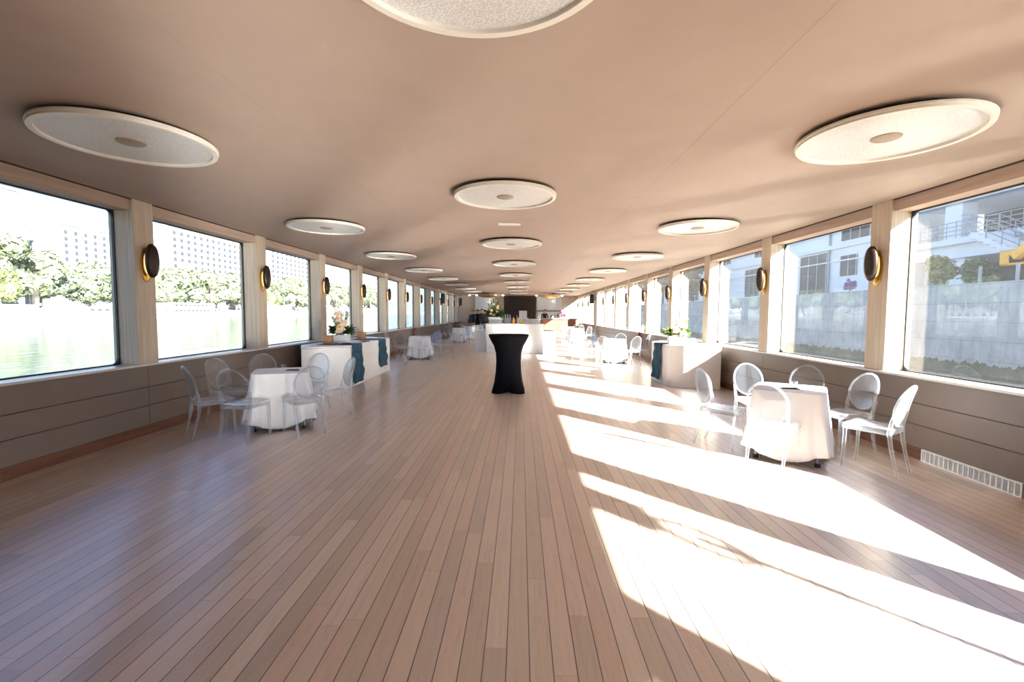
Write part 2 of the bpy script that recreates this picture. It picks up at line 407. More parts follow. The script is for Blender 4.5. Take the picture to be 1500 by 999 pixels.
def rrect(y0, y1, z0, z1, r, n=6):
    pts = []
    for (cy, cz, a0) in ((y1-r, z1-r, 0), (y0+r, z1-r, 90), (y0+r, z0+r, 180), (y1-r, z0+r, 270)):
        for i in range(n+1):
            a = math.radians(a0+90*i/n); pts.append((cy+r*cos(a), cz+r*sin(a)))
    return pts
tn, wnum = 3, 1
for sgn in (-1, 1):
    side = 'left' if sgn < 0 else 'right'
    X = lambda a, b: (min(sgn*a, sgn*b), max(sgn*a, sgn*b))
    cols = []
    for c in COLS:
        if c < Y0+.2 or c > Y1-.4 or (sgn < 0 and c < SOLID-.1): continue
        wd = CW
        if sgn > 0 and abs(c-26.25) < .2: wd = 1.25
        cols.append((c, c+wd))
    for i, (a, b) in enumerate(cols):
        w = MB(); w.box(*X(XW, 4.83), a, b, .905, CZ-.001)
        vis = [q for q in cols if q[1] > 3.5]
        k = vis.index((a, b)) if (a, b) in vis else None
        lab = ('%s pale oak window column along the %s side' % (ORD[k], side)) if k is not None else 'oak window column on the %s side behind the camera, from y %s' % (side, {-1: 'a', 1: 'b'}[sgn])
        if k is None: lab = '%s oak window column on the %s side, outside the picture' % (['rearmost', 'second rearmost', 'third rearmost', 'fourth rearmost'][i], side)
        if wd_big := (b-a > 1): lab = 'wide oak pier between far windows on the right side'
        struct(w.obj('trim_%d' % tn, 'oak', bevel=.006), lab, 'column'); tn += 1
    vis_n = 0
    edges = ([(Y0, Y0)] if sgn > 0 else [])+cols+[(Y1, Y1)]
    for i, ((_, a), (b, _)) in enumerate(zip(edges, edges[1:])):
        if b-a < .3: continue
        if b > 3.5: lab = '%s large window on the %s side' % (ORD[vis_n], side); vis_n += 1
        else: lab = 'large window on the %s side, %s behind the picture' % (side, ['rearmost', 'next to rearmost', 'third from the rear'][min(i, 2)])
        g = MB(); inn = rrect(a+.012, b-.012, .922, ZT-.012, .09)
        x0, x1 = sgn*4.756, sgn*4.785
        vi = [[g.bm.verts.new((x, y, z)) for y, z in inn] for x in (x0, x1)]
        cn = [(b, ZT), (a, ZT), (a, .905), (b, .905)]
        vo = [[g.bm.verts.new((x, y, z)) for y, z in cn] for x in (x0, x1)]
        n = 7
        for s_ in (0, 1):
            for q in range(4):
                for j in range(n-1): g.face([vi[s_][q*n+j], vi[s_][q*n+j+1], vo[s_][q]])
                g.face([vi[s_][q*n+n-1], vi[s_][((q+1)*n) % (4*n)], vo[s_][(q+1) % 4], vo[s_][q]])
        for j in range(4*n): g.face([vi[0][j], vi[0][(j+1) % (4*n)], vi[1][(j+1) % (4*n)], vi[1][j]])
        go = struct(g.obj('window_%d' % wnum, 'gasket'), lab, 'window'); wnum += 1
        p = MB(); p.box(*X(4.76, 4.768), a+.005, b-.005, .91, ZT-.005)
        p.obj('pane', 'glass', go)

# roof and hull of the boat (what carries the room)
h = MB(); h.box(-4.86, 4.86, Y0-.25, Y1+.25, CZ+.14, CZ+.3)
struct(h.obj('roof', 'bwall'), 'flat boat roof above the ceiling', 'roof')
h = MB(); h.box(-4.85, 4.85, Y0-.25, Y1+.25, -1.6, -.12)
struct(h.obj('hull', 'gasket'), 'dark boat hull below the floor', 'hull')

# ------------------------------------------------------------------ ceiling lamps
def make_lamp(label, loc):
    t = thing('ceiling_light', label, 'ceiling light', loc, 0, 'round ceiling lights')
    r = MB(); r.lathe([(.53, -.03), (.53, -.068), (.532, -.07), (.566, -.07), (.568, -.068), (.568, -.052), (.574, -.05), (.574, -.034), (.562, -.03)], 64, cap=False)
    r.loft([[(q*cos(2*PI*i/64), q*sin(2*PI*i/64), -.03) for i in range(64)] for q in (.562, .53)], cap=False)
    r.obj('rim', 'rim', t)
    d = MB(); d.lathe([(.53, -.045), (.53, -.05), (.3, -.052), (.085, -.052)], 64); d.obj('diffuser', 'diffuser', t)
    c = MB(); c.lathe([(.095, -.05), (.095, -.058), (.088, -.062)], 32); c.obj('center_cap', 'cap', t)
    g = MB(); g.lathe([(.5, -.04), (.5, 0)], 48); g.obj('mounting_box', 'lampgap', t)
    return t
lamp0 = None
def where(row, k):
    if k == 0 and row == 'centre': return 'large round ceiling light overhead, cut by the top edge of the photo'
    return '%s round ivory rimmed ceiling light from the camera in the %s row' % (ORD[k], row)
for row, x, y0, st, n in (('centre', 0, 1.66, 3.57, 9), ('left', -2.84, 3.57, 3.57, 9), ('right', 2.86, 3.5, 3.6, 9)):
    for k in range(n):
        lc = (x, y0+st*k, CZ)
        if lamp0 is None: lamp0 = make_lamp(where(row, k), lc)
        else: dup(lamp0, lc, 0, where(row, k))
v = MB(); v.box(-.17, .17, 7.0, 7.14, CZ-.012, CZ); tag(v.obj('ceiling_vent', 'grille', bevel=.003), 'small white rectangular ceiling vent behind the second centre light', 'vent')

# ------------------------------------------------------------------ sconces
def make_sconce(label, loc, rz):
    t = thing('wall_sconce', label, 'wall lamp', loc, rz, 'wall sconces on the columns')
    N_ = 40
    def ell(a, b, z, y, sq=1): return [(a*cos(2*PI*i/N_), y, z+b*sin(2*PI*i/N_)) for i in range(N_)]
    b = MB(); b.loft([ell(.085, .215, -.02, 0), ell(.085, .215, -.02, .012), ell(.08, .21, -.02, .016)]); b.obj('backplate', 'gold', t)
    st = MB(); st.tube([(0, .012, 0), (0, .06, 0)], .02, 10); st.obj('stem', 'gold', t)
    s = MB(); s.loft([ell(.08, .195, .03, .058), ell(.092, .21, .03, .07), ell(.094, .212, .03, .092), ell(.08, .19, .03, .118), ell(.05, .13, .03, .136), ell(.02, .05, .03, .143)]); s.obj('shield', 'bronze', t)
    g = MB(); g.loft([ell(.05, .13, 0, .02), ell(.05, .13, 0, .028)]); g.obj('lamp_glow', 'glow', t)
    return t
sc0 = None
for sgn in (-1, 1):
    k = 0
    for c in COLS:
        if c < 4 or c > 35: continue
        if sgn > 0 and abs(c-26.25) < .2: continue
        lab = '%s oval bronze sconce from the camera on the %s columns' % (ORD[k], 'left' if sgn < 0 else 'right'); k += 1
        lc = (sgn*(XW-.001), c+.165, 2.17); rz = -PI/2 if sgn < 0 else PI/2
        if sc0 is None: sc0 = make_sconce(lab, lc, rz)
        else: dup(sc0, lc, rz, lab)

# ------------------------------------------------------------------ floor grille
t = thing('floor_grille', 'white slotted vent grille set in the right baseboard', 'vent', (4.535, 3.95, 0))
g = MB()
g.box(-.012, .012, 0, 1.0, 0, .012); g.box(-.012, .012, 0, 1.0, .118, .13)
for i in range(20): g.box(-.012, .012, i*.052, i*.052+.012, .012, .118)
g.obj('frame', 'grille', t)
g = MB()
for i in range(8): g.box(-.006, .008, 0, 1.0, .018+i*.0128, .0228+i*.0128)
g.obj('slats', 'grille', t)
g = MB(); g.box(.008, .012, 0, 1.0, .01, .12); g.obj('backing', 'dark', t)

# ------------------------------------------------------------------ clear chairs
def make_chair(label, loc, rz, group):
    t = thing('chair', label, 'chair', loc, rz, group)
    # seat: rounded trapezoid with a skirt
    def outline(k, z, grow=0):
        pts = []
        for (cx, cy, r, a0) in ((.15, .17, .05, 0), (-.15, .17, .05, 90), (-.15, -.17, .03, 180), (.15, -.17, .03, 270)):
            for i in range(6):
                a = math.radians(a0+90*i/5); pts.append(((cx+r*cos(a))*k, (cy+r*sin(a))*k, z))
        return pts
    s = MB(); s.loft([outline(.94, .405), outline(1.0, .41), outline(1.0, .45), outline(.985, .46), outline(.93, .463), outline(.5, .455), outline(.1, .452)])
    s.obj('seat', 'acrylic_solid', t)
    for sx in (-1, 1):
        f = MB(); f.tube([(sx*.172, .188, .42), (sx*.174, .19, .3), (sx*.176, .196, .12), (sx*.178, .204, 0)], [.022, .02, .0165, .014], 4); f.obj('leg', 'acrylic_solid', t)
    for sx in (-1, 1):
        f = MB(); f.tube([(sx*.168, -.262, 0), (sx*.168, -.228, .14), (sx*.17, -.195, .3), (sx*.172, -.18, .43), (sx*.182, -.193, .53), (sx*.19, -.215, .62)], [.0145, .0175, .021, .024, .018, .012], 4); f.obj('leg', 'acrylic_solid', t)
    # medallion back
    def pt(a, q):
        x = .19*q*cos(a); z = .69+.205*q*sin(a)
        y = -.185-.24*(z-.47)+.10*(x/.19)**2*.35-.02
        return Vector((x, y, z))
    b = MB(); n = 40; b.use('acrylic_solid')
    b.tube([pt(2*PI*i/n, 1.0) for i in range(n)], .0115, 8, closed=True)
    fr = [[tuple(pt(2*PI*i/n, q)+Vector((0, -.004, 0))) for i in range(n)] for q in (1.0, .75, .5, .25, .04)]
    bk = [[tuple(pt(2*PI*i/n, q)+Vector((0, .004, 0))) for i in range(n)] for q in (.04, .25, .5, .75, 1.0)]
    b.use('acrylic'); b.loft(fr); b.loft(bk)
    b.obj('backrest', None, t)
    return t
chair0 = None
def chair(x, y, fx, fy, label, group):
    """(fx,fy): direction the sitter faces"""
    global chair0
    rz = math.atan2(-fx, fy)
    if chair0 is None: chair0 = make_chair(label, (x, y, 0), rz, group)
    else: dup(chair0, (x, y, 0), rz, label, group)

# ------------------------------------------------------------------ tables with cloths
def cloth_obj(label, loc, rz, h=.762, a=.335, R=1.06, seed=1):
    r_ = random.Random(seed); n = 160; T = 14
    ph = [r_.random()*6.28 for _ in range(6)]
    m = MB()
    def rad(th):
        p = 10.0
        return a/((abs(cos(th))**p+abs(sin(th))**p)**(1/p))
    rings = []
    for q in (.02, .4, .8, .97):
        rings.append([(rad(2*PI*i/n)*q*cos(2*PI*i/n), rad(2*PI*i/n)*q*sin(2*PI*i/n), h) for i in range(n)])
    for k in range(T+1):
        u = k/T; ring = []
        for i in range(n):
            th = 2*PI*i/n; r0 = rad(th); drop = min(R-r0, h-.012)
            c = max(0, (r0/a-1)/.41)            # 1 at a corner
            fold = sin(th*9+ph[0])*.5+sin(th*14+ph[1])*.3+sin(th*5+ph[2])*.4
            near = math.exp(-((((th/(PI/2)) % 1)-.5)/.16)**2)
            out = .006+(.035+.02*sin(th*3+ph[3]))*u+near*.10*u**1.2+fold*.014*u+near*.035*u*sin(th*26+ph[4])
            z = h-.004-drop*(u**1.0)*(1-.03*near)
            rr = r0+out
            ring.append((rr*cos(th), rr*sin(th), max(.012, z)))
        rings.append(ring)
    m.loft(rings, cap=False)
    o = m.obj('tablecloth', 'cloth'); o.location = loc; o.rotation_euler = (0, 0, rz)
    sd = o.modifiers.new('thickness', 'SOLIDIFY'); sd.thickness = .003; sd.offset = 1
    return o
def make_table(label, loc, rz, group):
    t = thing('table', label, 'table', loc, rz, group)
    m = MB(); m.box(-.325, .325, -.325, .325, .728, .756); m.obj('tabletop', 'whitebuf', t)
    for sx in (-1, 1):
        for sy in (-1, 1):
            l = MB(); l.use('blackpl').lathe([(.028, 0), (.028, .03), (.02, .04)], 12, (sx*.285, sy*.285, 0)); l.use('steel').lathe([(.018, .04), (.018, .728)], 12, (sx*.285, sy*.285, 0)); l.obj('leg', None, t)
    return t
TG, CG = 'square tables under white cloths', 'white cloths on the tables'
def table(x, y, deg, desc, seed):
    rz = math.radians(deg)
    make_table('square table hidden under the white cloth at the %s' % desc, (x, y, 0), rz, TG)
    tag(cloth_obj('', (x, y, 0), rz, seed=seed), 'white tablecloth hanging to the floor at the %s' % desc, 'tablecloth', CG)

D1, D2 = 'front left table', 'front right table'
table(-3.12, 6.22, 24, D1, 1); table(3.18, 5.1, -33, D2, 2)
G1, G2 = 'clear chairs around the front left table', 'clear chairs around the front right table'
P = 'clear oval chair at the '
for (bx, by, fx, fy, tail, D, G) in (
    (-3.93, 5.54, .65, .76, 'leftmost of all', D1, G1),
    (-3.22, 5.285, .04, 1, 'back to camera, left of two', D1, G1),
    (-2.45, 5.66, -.72, .69, 'back to camera, right of two', D1, G1),
    (-2.34, 6.7, -.77, -.63, 'standing on the aisle side, rightmost', D1, G1),
    (-3.1, 7.35, -.1, -1, 'seen over its right corner', D1, G1),
    (-3.95, 7.22, .55, -.83, 'behind it, window side', D1, G1),
    (-4.22, 6.5, .95, -.25, 'against the window wall, second from left', D1, G1),
    (2.43, 5.66, .707, -.707, 'on the aisle side, leftmost', D2, G2),
    (2.63, 4.55, .72, .69, 'back to camera', D2, G2),
    (3.95, 4.48, -.57, .82, 'nearest the floor grille, rightmost', D2, G2),
    (4.2, 5.35, -.96, -.1, 'back against wall panels', D2, G2),
    (4.0, 6.12, -.6, -.8, 'behind it, window side', D2, G2),
    (3.3, 6.3, -.02, -1, 'behind it, beside white counter', D2, G2)):
    n_ = math.hypot(fx, fy); fx, fy = fx/n_, fy/n_
    chair(bx+fx*.255, by+fy*.255, fx, fy, P+D+' '+tail, G)
SPOTS = (('on the near side, aisle end', 62), ('on the near side, window end', 118), ('on the window side', 182), ('on the far side, window end', 242), ('on the far side, aisle end', 298), ('on the aisle side', 358))
def ring_of_chairs(x, y, D, G, sgn, rad=.86, jit=0):
    r_ = random.Random(int(y*10)+int(x*3))
    for tail, dg in SPOTS:
        a = math.radians(-dg) if sgn < 0 else math.radians(180+dg)
        a += (r_.random()-.5)*.2; q = rad+(r_.random()-.5)*.12
        px, py = x+q*cos(a), y+q*sin(a)
        px = max(-4.2, min(4.2, px))
        chair(px, py, x-px, y-py, P+D+' '+tail, G)
for (x, y, dg, D, sgn, sd) in ((-3.25, 15.5, 8, 'second left table', -1, 3), (-3.1, 24.3, 10, 'third left table', -1, 4), (-2.75, 26.9, 30, 'fourth left table', -1, 5), (-2.6, 29.4, 5, 'farthest left table', -1, 6),
                               (3.2, 14.75, -8, 'second right table', 1, 7), (3.1, 24.4, 12, 'third right table', 1, 8), (3.2, 27.9, -20, 'farthest right table', 1, 9)):
    table(x, y, dg, D, sd)
    ring_of_chairs(x, y, D, 'clear chairs around the '+D, sgn)
# small things on the two front tables
def cup(label, loc, r=.035, h=.06, grp='small clear tumblers'):
    m = MB(); m.lathe([(r*.8, 0), (r, h), (r*.92, h), (r*.74, .008)], 20)
    o = m.obj('glass', 'acrylic'); o.location = loc; return tag(o, label, 'glass', grp)
cup('small clear tumbler on the front left tablecloth', (-3.18, 6.4, .764)); cup('small clear tumbler on the front right tablecloth', (3.28, 5.2, .764), .04, .06)
def menu(label, loc, rz, sx=.09, sy=.035):
    t = thing('menu_holder', label, 'menu holder', loc, rz, 'dark flat menu holders')
    m = MB(); m.box(-sx, sx, -sy, sy, 0, .008); m.obj('cover', 'blackpl', t, bevel=.002)
    m = MB(); m.tube([(-sx*.8, -sy*.2, .0135), (sx*.8, sy*.4, .0135)], .005, 8); m.obj('pen', 'blackpl', t)
menu('dark menu holder with pen on the front left tablecloth', (-2.96, 6.22, .764), .2); menu('dark menu holder with pen on the front right tablecloth', (3.13, 5.02, .764), -.3)

# ------------------------------------------------------------------ black cocktail table
t = thing('cocktail_table', 'tall round cocktail table in a black stretch cover standing in the aisle', 'table', (-.055, 9.12, 0))
prof = [(0, .345, 1), (.02, .345, 1), (.08, .33, .95), (.2, .302, .7), (.4, .274, .45), (.6, .26, .3), (.78, .265, .18), (.92, .30, .08), (1.02, .355, .02), (1.09, .388, 0), (1.115, .396, 0)]
m = MB(); rings = []
for z, r, lob in prof:
    ring = []
    for i in range(64):
        a = 2*PI*i/64+.25; l4 = abs(cos(2*(a-.25)))
        rr = r*(1+lob*(.34*l4**2-.16)); zz = z
        if z < .05: zz = z+.045*(1-l4)**1.2*(1 if z == 0 else .9)
        ring.append((rr*cos(a+PI/4-.25), rr*sin(a+PI/4-.25), zz))
    rings.append(ring)
m.loft(rings, cap=False); m.obj('stretch_cover', 'black', t)
m = MB(); m.lathe([(.396, 1.112), (.4, 1.12), (.4, 1.14), (.393, 1.148), (.1, 1.15)], 64); m.obj('tabletop', 'black', t)
for k in range(4):
    a = PI/4+k*PI/2; m = MB(); m.lathe([(.02, 0), (.02, .04)], 10, (.38*cos(a), .38*sin(a), 0)); m.obj('foot', 'blackpl', t)

# ------------------------------------------------------------------ bouquets
def blossom(m, c, r, rr):
    for k in range(3):
        n = 5+k; q = r*(.45+.28*k)
        for j in range(n):
            a = 2*PI*j/n+k*.6+rr.random()*.3
            m.ball((c[0]+q*.75*cos(a), c[1]+q*.75*sin(a), c[2]+r*(.35-.25*k)), r*.48, 1, .1, (.9, .9, 1.1))
    m.ball((c[0], c[1], c[2]+r*.4), r*.5, 1)
def leafq(m, p, d, ln, wd, rr):
    d = Vector(d).normalized(); s = d.cross(Vector((rr.random()-.5, rr.random()-.5, rr.random()+.2))).normalized(); p = Vector(p); nrm = d.cross(s)
    v = [m.bm.verts.new(x) for x in (p, p+d*ln*.5+s*wd-nrm*wd*.2, p+d*ln-Vector((0, 0, ln*.12)), p+d*ln*.5-s*wd-nrm*wd*.2)]
    m.face(v)
def bouquet(label, loc, rz, vx, vy, vh, H, W, cols, seed, lean=0, spikes=14, blooms=9, lightleaf=False, br=.05):
    rr = random.Random(seed)
    t = thing('flower_arrangement', label, 'flowers', loc, rz)
    m = MB(); m.box(-vx, vx, -vy, vy, 0, vh-.02); m.box(-vx, vx, -vy, -vy+.02, vh-.02, vh); m.box(-vx, vx, vy-.02, vy, vh-.02, vh); m.box(-vx, -vx+.02, -vy+.02, vy-.02, vh-.02, vh); m.box(vx-.02, vx, -vy+.02, vy-.02, vh-.02, vh)
    m.obj('planter', 'vase', t, bevel=.004)
    m = MB()
    for _ in range(420):
        a = rr.random()*6.283; el = rr.random()*1.2-.15; d = (cos(a)*cos(el)+lean*.4, sin(a)*cos(el), sin(el))
        q = rr.random()*.5
        m.use('leaf2' if (lightleaf and rr.random() < .5) else 'leaf')
        leafq(m, (W*.55*q*cos(a)*1.6, vy*.9*q*sin(a)*1.4, vh+.02+rr.random()*H*.16), d, W*.2+rr.random()*W*.28, .014+rr.random()*.014, rr)
    for k in range(spikes):
        bx = (rr.random()-.5)*W*.55+lean*.04; th = H*(.5+.5*rr.random())*(1-abs(bx)/W*.9)
        tip = (bx*1.7+lean*th*.5, (rr.random()-.5)*vy*1.2, vh+th)
        m.use('leaf'); m.tube([(bx*.4, 0, vh-.05), (bx, tip[1]*.5, vh+th*.5), tip], .0045, 5)
        m.use('leaf2' if rr.random() < .6 else 'leaf')
        for j in range(16):
            f = .35+.65*j/15; p = (bx+(tip[0]-bx)*(2*f-1 if f > .5 else 0), tip[1]*f, vh+th*f); a = rr.random()*6.28
            leafq(m, p, (cos(a), sin(a), .7), .05+.02*rr.random(), .013, rr)
    m.obj('foliage', 'leaf', t)
    for k in range(blooms):
        f = k/max(1, blooms-1); a = rr.random()*6.28
        bx = (rr.random()-.5)*W*.75*(1-.6*f)+lean*H*f*.35; bz = vh+.07+H*.55*f+rr.random()*.04
        m = MB(); blossom(m, (bx, -vy*(1.05-.6*f)+(rr.random()-.5)*vy*.5, bz), br*(1.1-.4*f), rr)
        m.obj('blossom', cols[k % len(cols)], t)
    return t

# ------------------------------------------------------------------ side buffet counters
def buffet(nm, label, poly, h):
    t = thing(nm, label, 'counter')
    m = MB(); m.prism(poly, 0, h-.03); m.obj('body', 'whitebuf', t, bevel=.01)
    cx = sum(p[0] for p in poly)/len(poly); cy = sum(p[1] for p in poly)/len(poly)
    m = MB(); m.prism([(cx+(x-cx)*1.006, cy+(y-cy)*1.006) for x, y in poly], h-.03, h); m.obj('counter_top', 'whitebuf', t, bevel=.008)
    return t
HB = .88
buffet('buffet_counter', 'long white buffet counter with angled end by the left windows', [(-4.42, 9.5), (-4.1, 8.82), (-3.36, 9.42), (-3.38, 12.36), (-4.1, 12.95), (-4.38, 12.95)], HB)
rp = [(4.38, 9.6)]+[(3.62+.78*(1-k/6)-.0, 9.62+.0*k) for k in range(0)]+[(4.1, 9.6), (3.72, 9.68), (3.5, 9.8), (3.38, 9.98), (3.37, 11.15), (3.7, 11.6), (4.38, 11.75)]
buffet('buffet_counter', 'short white rounded buffet counter by the right windows', rp, .9)
def runner(label, xf, sgn, y0, y1, h, zb, xin, seed):
    rr = random.Random(seed); m = MB(); n = 9; path = []
    for k in range(8): path.append((xin+(xf+sgn*.012-xin)*k/8, h+.006))
    path.append((xf+sgn*-.004, h+.008)); path.append((xf-sgn*.016, h-.01))
    K = 22
    for k in range(1, K+1): path.append((xf-sgn*(.02+.012*sin(k*.8+seed)*min(1, k/5)+.0012*k), h-.01-(h-.01-zb)*k/K))
    rings = []
    for k, (x, z) in enumerate(path):
        row = []
        for j in range(n):
            f = j/(n-1); wob = .02*sin(k*.55+seed)+.012*sin(k*1.3+seed*2)
            hang = 1 if k > 9 else 0
            row.append((x-sgn*hang*(.012+.012*sin(f*9+k*.2)), y0+(y1-y0)*f+hang*wob*(f-.5)*2.0, z))
        rings.append(row)
    m.loft(rings, cap=False, closed=False)
    o = m.obj('table_runner', 'navy'); sd = o.modifiers.new('thickness', 'SOLIDIFY'); sd.thickness = .004
    return tag(o, label, 'table runner', 'dark teal runners over the buffets')
runner('dark teal runner on the left buffet, nearer one reaching the floor', -3.37, -1, 9.5, 10.1, HB, .06, -4.1, 1)
runner('dark teal runner on the left buffet, farther one', -3.385, -1, 11.35, 11.95, HB, .2, -4.1, 2)
runner('teal runner hanging over the front of the right buffet', 3.36, 1, 10.3, 10.85, .9, .1, 4.1, 3)
bouquet('peach rose bouquet in a white box planter on the left buffet', (-3.78, 10.02, HB), .1, .17, .11, .19, .74, .42, ['peach', 'cream', 'peach', 'yellow', 'cream'], 11, lean=-.12, blooms=12, spikes=18, br=.07)
bouquet('blush and cream bouquet in a white box planter on the right buffet', (3.62, 10.15, .905), -.1, .17, .11, .18, .46, .42, ['cream', 'peach', 'cream'], 12, lean=.5, spikes=14, lightleaf=True, blooms=10, br=.065)
def kraft(label, loc, rz=.2):
    m = MB(); m.box(-.095, .095, -.07, .07, 0, .15); m.box(-.1, .1, -.075, .075, .15, .18)
    o = m.obj('kraft_box', 'kraft', bevel=.003); o.location = loc; o.rotation_euler = (0, 0, rz); tag(o, label, 'box', 'brown card boxes on the left buffet')
kraft('brown card box left of the peach bouquet', (-3.98, 9.8, HB+.009)); kraft('brown card box right of the peach bouquet, by the far runner', (-3.85, 11.5, HB+.012), .1)
cup('small white rimmed tumbler in front of the left card box', (-3.72, 9.38+.22, HB+.009), .04, .05); cup('small tumbler beside the right card box', (-3.6, 11.05, HB+.001), .04, .05); cup('small tumbler at the far end of the left buffet', (-3.6, 12.2, HB+.001), .035, .09)
menu('dark flat tray on the left buffet below the bouquet', (-3.58, 9.78, HB+.011), .3, .11, .06); menu('dark flat tray between the two runners of the left buffet', (-3.5, 10.75, HB+.001), .4, .11, .06); menu('dark flat tray beside the runner on the right buffet', (3.52, 10.05, .901), .1, .09, .06)
t = thing('acrylic_box', 'clear acrylic box beside the planter on the right buffet', 'box', (3.84, 9.95, .901), .1)
m = MB(); m.box(-.08, .08, -.08, .08, 0, .006); m.box(-.08, .08, -.08, -.074, .006, .15); m.box(-.08, .08, .074, .08, .006, .15); m.box(-.08, -.074, -.074, .074, .006, .15); m.box(.074, .08, -.074, .074, .006, .15); m.obj('sides', 'acrylic', t)
m = MB(); m.box(-.082, .082, -.082, .082, .15, .158); m.obj('lid', 'acrylic', t)

# ------------------------------------------------------------------ central white bar
t = thing('bar_counter', 'large white central bar with lower wings across the aisle', 'bar', (-.04, 17.7, 0))
m = MB(); m.loft([[(-1.09, 0, 0), (1.11, 0, 0), (1.11, .75, 0), (-1.09, .75, 0)], [(-1.15, 0, 1.12), (1.11, 0, 1.12), (1.11, .75, 1.12), (-1.15, .75, 1.12)]], smooth=False); m.obj('front_body', 'whitebuf', t, bevel=.01)
m = MB(); m.box(-1.16, 1.13, -.015, .78, 1.12, 1.155); m.obj('counter_top', 'whitebuf', t, bevel=.008)
for sx in (-1, 1):
    m = MB(); m.box(*sorted((sx*1.14, sx*1.6)), .45, 1.9, 0, .86); m.obj('side_wing', 'whitebuf', t, bevel=.01)
ZB = 1.155
def tray(label, x0, x1, y):
    t = thing('drinks_rack', label, 'rack', ((x0+x1)/2, y, ZB)); w = (x1-x0)/2
    m = MB(); m.box(-w, w, -.14, .14, .16, .19); m.obj('shelf', 'whitebuf', t, bevel=.003)
    m = MB(); m.box(-w*.9, w*.9, .02, .1, 0, .16); m.obj('back_panel', 'grille', t)
    for k in range(4):
        m = MB(); m.lathe([(.008, 0), (.008, .16)], 8, (-w+.03+(2*w-.06)*(k % 2), -.12+.24*(k//2), 0)); m.obj('leg', 'steel', t)
tray('white drinks rack under the big bouquet on the central bar', -1.1, -.55, 18.25); tray('white drinks rack on the right half of the central bar', .32, .98, 18.25)
bouquet('tall green and peach bouquet on the central bar', (-.85, 18.25, ZB+.19), 0, .22, .1, .06, .8, .7, ['yellow', 'peach', 'cream'], 13, lean=.0, spikes=46, blooms=8, br=.06)
def bottle(nm, label, x, y, mat, h=.3, r=.035, grp=None):
    t = thing(nm, label, 'bottle', (x, y, ZB), 0, grp)
    m = MB(); m.lathe([(r*.9, 0), (r, .01), (r, h*.6), (r*.45, h*.78), (r*.38, h*.93)], 18); m.obj('body', mat, t)
    m = MB(); m.lathe([(r*.42, h*.93), (r*.42, h)], 14); m.obj('cap', 'grille', t)
for k, x in enumerate((-.42, -.33, -.24)): bottle('water_bottle', 'pale teal glass bottle on the central bar, %s of three' % ['leftmost', 'middle one', 'rightmost'][k], x, 17.95, 'bottleg', .34, .04, 'teal bottles on the central bar')
bottle('juice_bottle', 'orange juice bottle on the central bar', -.1, 17.9, 'juice', .24, .06)
bottle('water_bottle', 'small pale bottle between the juice and the lemons', .03, 18.0, 'bottleg', .3, .03)
t = thing('fruit_jar', 'clear jar that holds lemons on the central bar', 'jar', (.2, 17.9, ZB)); m = MB(); m.lathe([(.11, 0), (.115, .01), (.115, .2), (.108, .2), (.108, .012), (.02, .011)], 28); m.obj('jar', 'acrylic', t)
for k in range(7):
    m = MB(); a = k*2.4; m.ball((0, 0, 0), .036, 2, 0, (1.2, 1, 1)); o = m.obj('lemon', 'lemon'); o.location = (.2+.058*cos(a), 17.9+.058*sin(a), ZB+.05+.06*(k//3)); o.rotation_euler = (0, 0, a)
    tag(o, 'yellow lemon lying in the clear jar on the central bar', 'lemon', 'lemons in the jar')

# ------------------------------------------------------------------ far end
m = MB(); m.box(-1.15, 1.35, Y1-.06, Y1, 0, CZ-.02); struct(m.obj('trim_90', 'darkwall'), 'dark panelled recess in the middle of the end wall', 'wall panel')
m = MB(); m.box(.2, .98, Y1-.09, Y1-.06, .6, 2.75); tag(m.obj('wall_mirror', 'bronze'), 'dark bronze mirror panel in the middle of the end wall', 'mirror')
for x0, x1, lab in ((-3.4, -1.9, 'pale hanging panel on the left of the end wall'), (1.42, 3.35, 'pale hanging panel on the right of the end wall')):
    t = thing('hanging_panel', lab, 'wall panel', ((x0+x1)/2, Y1-.12, 0), 0, 'pale panels on the end wall'); w = (x1-x0)/2
    m = MB(); m.box(-w, w, 0, .1, 1.78, 2.86); m.obj('panel', 'screen', t, bevel=.01)
    m = MB(); m.box(-w, w, -.01, .1, 1.73, 1.78); m.obj('bottom_rail', 'darkwall', t)
m = MB(); m.box(1.5, 3.3, Y1-.04, Y1, 0, 1.7); struct(m.obj('trim_91', 'screen'), 'pale splashback behind the right copper counter', 'wall panel')
t = thing('reflection_stand_in', 'white block standing in for a bright reflection on the dark end panel', 'stand', (.35, Y1-.9, 0)); m = MB(); m.loft([[(-.5, -.3, 0), (.5, -.3, 0), (.5, .3, 0), (-.5, .3, 0)], [(-.42, -.28, 1.2), (.42, -.28, 1.2), (.42, .28, 1.2), (-.42, .28, 1.2)]], smooth=False); m.obj('lower_block', 'cloth', t, bevel=.02)  # white blocks added in place of a bright mirror reflection
m = MB(); m.box(-.3, .3, -.2, .2, 1.2, 1.75); m.obj('top_box', 'cloth', t, bevel=.02)
for lab, x0, x1, sx in (('copper fronted bar counter with grey top at the far right', 1.5, 4.3, 1), ('copper fronted bar counter with grey top at the far left', -3.6, -1.35, -1)):
    t = thing('bar_counter', lab, 'bar', (0, 33, 0)); r = .45
    xi = x0 if sx > 0 else x1; xo = x1 if sx > 0 else x0
    poly = [(xi+sx*r-sx*r*cos(a), -r*sin(a)) for a in [PI/2*k/8 for k in range(9)]]
    poly = poly+[(xo, -r), (xo, .25), (xi, .25)]
    m = MB(); m.prism(poly, .0, 1.14, True); m.obj('front', 'copper', t)
    c = ((xi+xo)/2, 0)
    m = MB(); m.prism([(c[0]+(x-c[0])*1.06, y*1.15) for x, y in poly], 1.14, 1.2); m.obj('counter_top', 'stone', t)
